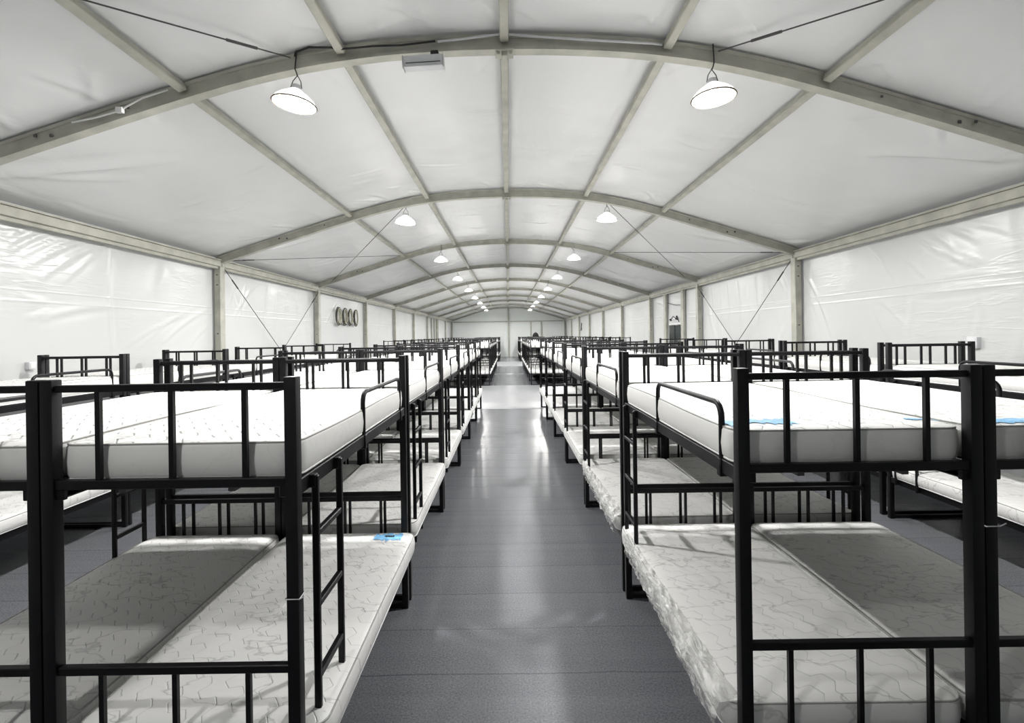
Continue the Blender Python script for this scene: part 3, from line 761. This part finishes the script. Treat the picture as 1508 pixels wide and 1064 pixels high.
for key, cx, face, starts, rlab, rgrp in ROWS:
    for bi, (y0, nbeds) in enumerate(zip(starts, blocks(key))):
        bname = ('near block', 'middle block', 'far block')[bi]
        for k in range(nbeds):
            cy = y0 + (1.938 if key == 'L3' else 2.0) * k + BL / 2
            rz = 0 if face > 0 else PI
            lab = f'black steel bunk bed, {ords[k]} in the {bname}, {rlab}'
            grp = 'bunk beds of the ' + rgrp
            if bi == 0:
                if bed_proto is None:
                    bed_proto = root = empty('bunk_bed', (cx, cy, 0), lab, 'bunk bed', grp, rz)
                    for n, me, sub in PARTS:
                        o = obj(n, me, root)
                        for sn, sm in (sub or []): obj(sn, sm, o)
                else:
                    root = dup(bed_proto, (cx, cy, 0), rz, lab, grp)
            else:
                root = obj('bunk_bed', FARBED, None, (cx, cy, 0)); root.rotation_euler = (0, 0, rz)
                tag(root, lab, 'bunk bed', grp)
            special[(key, bi, k)] = root
            for lev, V, z in (('upper', MV, UPZ), ('lower', ML, LOZ)):
                v = V[(k * 3 + bi + len(key) + int(cx * 10)) % 4]
                dx = 0.0
                if lev == 'lower':
                    dx = 0.022 * (1 if cx < 0 else -1) if key in ('L1', 'R1') else 0
                    if (key, bi, k) == ('L1', 0, 0): dx = 0.055
                    if (key, bi, k) == ('R1', 0, 0): dx = -0.030
                o = obj('mattress', v[1], None, (cx + dx, cy, z))
                jit = random.uniform(-0.004, 0.004); o.rotation_euler = (0, 0, jit + (PI if k % 2 else 0))
                look = 'white quilted' if lev == 'upper' else 'plastic-wrapped'
                lb = f'{look} {lev} mattress, {ords[k]} bunk of the {bname}, {rlab}'
                tag(o, lb, 'mattress', f'{lev} mattresses of the {rgrp}')
                if bi == 0:
                    obj('top_piping', v[2], o); obj('bottom_piping', v[3], o)
                special[(key, bi, k, lev)] = (o, v[4])

# printed blue patches on mattresses (conform to the mattress top)
def patch(key, rect, mat, name, lev, h, jag=0.0, w=0.9, lift=0.0025, label=None):
    o, tz = special[key + (lev,)]
    rot = abs(math.cos(o.rotation_euler[2])) and (1 if math.cos(o.rotation_euler[2]) > 0 else -1)
    x0, x1, y0, y1 = rect
    bm = bmesh.new(); n, m = 14, 6; R = []
    rr = random.Random(int(abs(x0) * 1000))
    for i in range(n + 1):
        row = []
        ja, jb = rr.uniform(-jag, jag), rr.uniform(-jag, jag)
        for j in range(m + 1):
            wx = x0 + (x1 - x0) * i / n; wy = (y0 + ja) + ((y1 + jb) - (y0 + ja)) * j / m
            lx, ly = (wx - o.location.x) * rot, (wy - o.location.y) * rot
            ins = min(w / 2 - abs(lx), 1.835 / 2 - abs(ly))
            zz = tz(lx, ly, max(ins, 0.014)) + lift
            row.append(bm.verts.new((lx, ly, zz)))
        R.append(row)
    for A, B in zip(R, R[1:]):
        for k in range(m): bm.faces.new((A[k], A[k + 1], B[k + 1], B[k]))
    p = obj(name, fin(name, bm, mat, 'all'), o)
    if label: p['label'] = label
    return p
patch(('L1', 0, 0), (-0.97, -0.775, 3.50, 3.63), BLUE, 'printed_patch', 'lower', 0, 0.025, 0.945, label='blue printed patch')
patch(('L1', 0, 0), (-0.90, -0.83, 3.56, 3.585), RUBBER, 'printed_mark', 'lower', 0, 0.01, 0.945, 0.004, label='black printed mark')
patch(('R1', 0, 0), (0.885, 1.15, 2.00, 2.10), BLUE, 'printed_patch', 'upper', 0, 0.03, label='blue printed strip')
patch(('R1', 0, 0), (1.62, 1.755, 2.05, 2.075), BLUE, 'printed_patch', 'upper', 0, 0.008, label='blue printed strip')
patch(('R2', 0, 0), (1.84, 2.1, 1.97, 2.05), BLUE, 'printed_patch', 'upper', 0, 0.01, label='blue printed strip')

# crumpled plastic wrap hanging along the aisle edge of the first lower mattress on the right
for kk in (0, 1):
    o, tz = special[('R1', 0, kk, 'lower')]
    rot = 1 if math.cos(o.rotation_euler[2]) > 0 else -1
    bm = bmesh.new(); R = []; rr = random.Random(9 + kk); n, m = 90, 16
    for i in range(n + 1):
        t = i / n; wy = 1.93 + 2.0 * kk + 1.66 * t
        out_ = 0.004 + (0.034 if kk == 0 else 0.022) * (1 - t) ** 2
        row = []
        for j in range(m + 1):
            u = j / m
            # from top inset 0.06 over the edge and down the side
            if u < 0.35:
                a = u / 0.35; x = 0.4725 - 0.06 * (1 - t * .8) * (1 - a); z = 0.132 - 0.004 * a
            else:
                a = (u - 0.35) / 0.65; x = 0.4725 + 0.010 + out_ * math.sin(PI * min(1, a * 0.9)); z = 0.128 - 0.14 * a
            cr = (1.0 - 0.6 * t) * 0.008 * math.sin(31 * wy + 9 * u) * math.sin(17 * u + 7 * wy) + 0.005 * rr.uniform(-1, 1)
            x += cr * (0.6 if u < .35 else 1.2); z += 0.006 * math.sin(40 * wy + 13 * u) * (1 if u > .1 else .2) + (0.003 if u < .35 else 0)
            row.append(bm.verts.new((-x * rot, (wy - o.location.y) * rot, z)))
        R.append(row)
    for A, B in zip(R, R[1:]):
        for k in range(m): bm.faces.new((A[k], A[k + 1], B[k + 1], B[k]))
    p = obj('plastic_wrap', fin('plastic_wrap', bm, WRAP, 'all'), o); p['label'] = 'crumpled clear plastic wrap'

# cable ties on two posts of the front beds
def tie(root, lx, ly, z):
    bm = bmesh.new(); a = PS / 2 + 0.003
    tube(bm, [(lx - a, ly - a, z), (lx + a, ly - a, z), (lx + a, ly + a, z + 0.003), (lx - a, ly + a, z + 0.003)], 0.0025, 6, True)
    tube(bm, [(lx + a, ly - a, z), (lx + a + 0.02, ly - a - 0.004, z + 0.012)], 0.002, 6)
    t = obj('cable_tie', fin('cable_tie', bm, TIE, True), root); t['label'] = 'white cable tie'
tie(special[('L1', 0, 0)], px, -py, 1.06)
tie(special[('R2', 0, 0)], -px, -py, 1.25)

# black bag on the far upper bunk
bg = empty('black_bag', (2.42, 45.0, UPZ + 0.125), 'black rounded bag standing on a far upper bunk before the end wall', 'bag')
bm = bmesh.new(); rg = lathe(bm, [(0.24, 0.0), (0.28, 0.04), (0.285, 0.2), (0.27, 0.36), (0.22, 0.48), (0.14, 0.56), (0.03, 0.60)], 24)
bm.faces.new(rg[-1]); bm.faces.new(rg[0][::-1])
for v in bm.verts: v.co.y *= 0.65
obj('bag_body', fin('bag_body', bm, BAG, 'all'), bg)
bm = bmesh.new(); tube(bm, [(-0.06, 0, 0.57), (-0.05, 0, 0.64), (0, 0, 0.66), (0.05, 0, 0.64), (0.06, 0, 0.57)], 0.012, 6); obj('carry_loop', fin('carry_loop', bm, BAG, True), bg)

# ------------------------------------------------------------------ light and look
w = bpy.data.worlds.new('world'); sc.world = w; w.use_nodes = True
w.node_tree.nodes['Background'].inputs[0].default_value = (0.93, 0.97, 1.0, 1)
w.node_tree.nodes['Background'].inputs[1].default_value = 1.0
sc.view_settings.view_transform = 'Standard'
sc.view_settings.look = 'None'
sc.view_settings.exposure = 0.0
sc.cycles.max_bounces = 10; sc.cycles.diffuse_bounces = 7; sc.cycles.glossy_bounces = 4; sc.cycles.transparent_max_bounces = 8
sc.cycles.caustics_reflective = False; sc.cycles.caustics_refractive = False
sc.cycles.sample_clamp_indirect = 6
sc.cycles.use_denoising = True
sc.cycles.denoising_prefilter = 'ACCURATE'
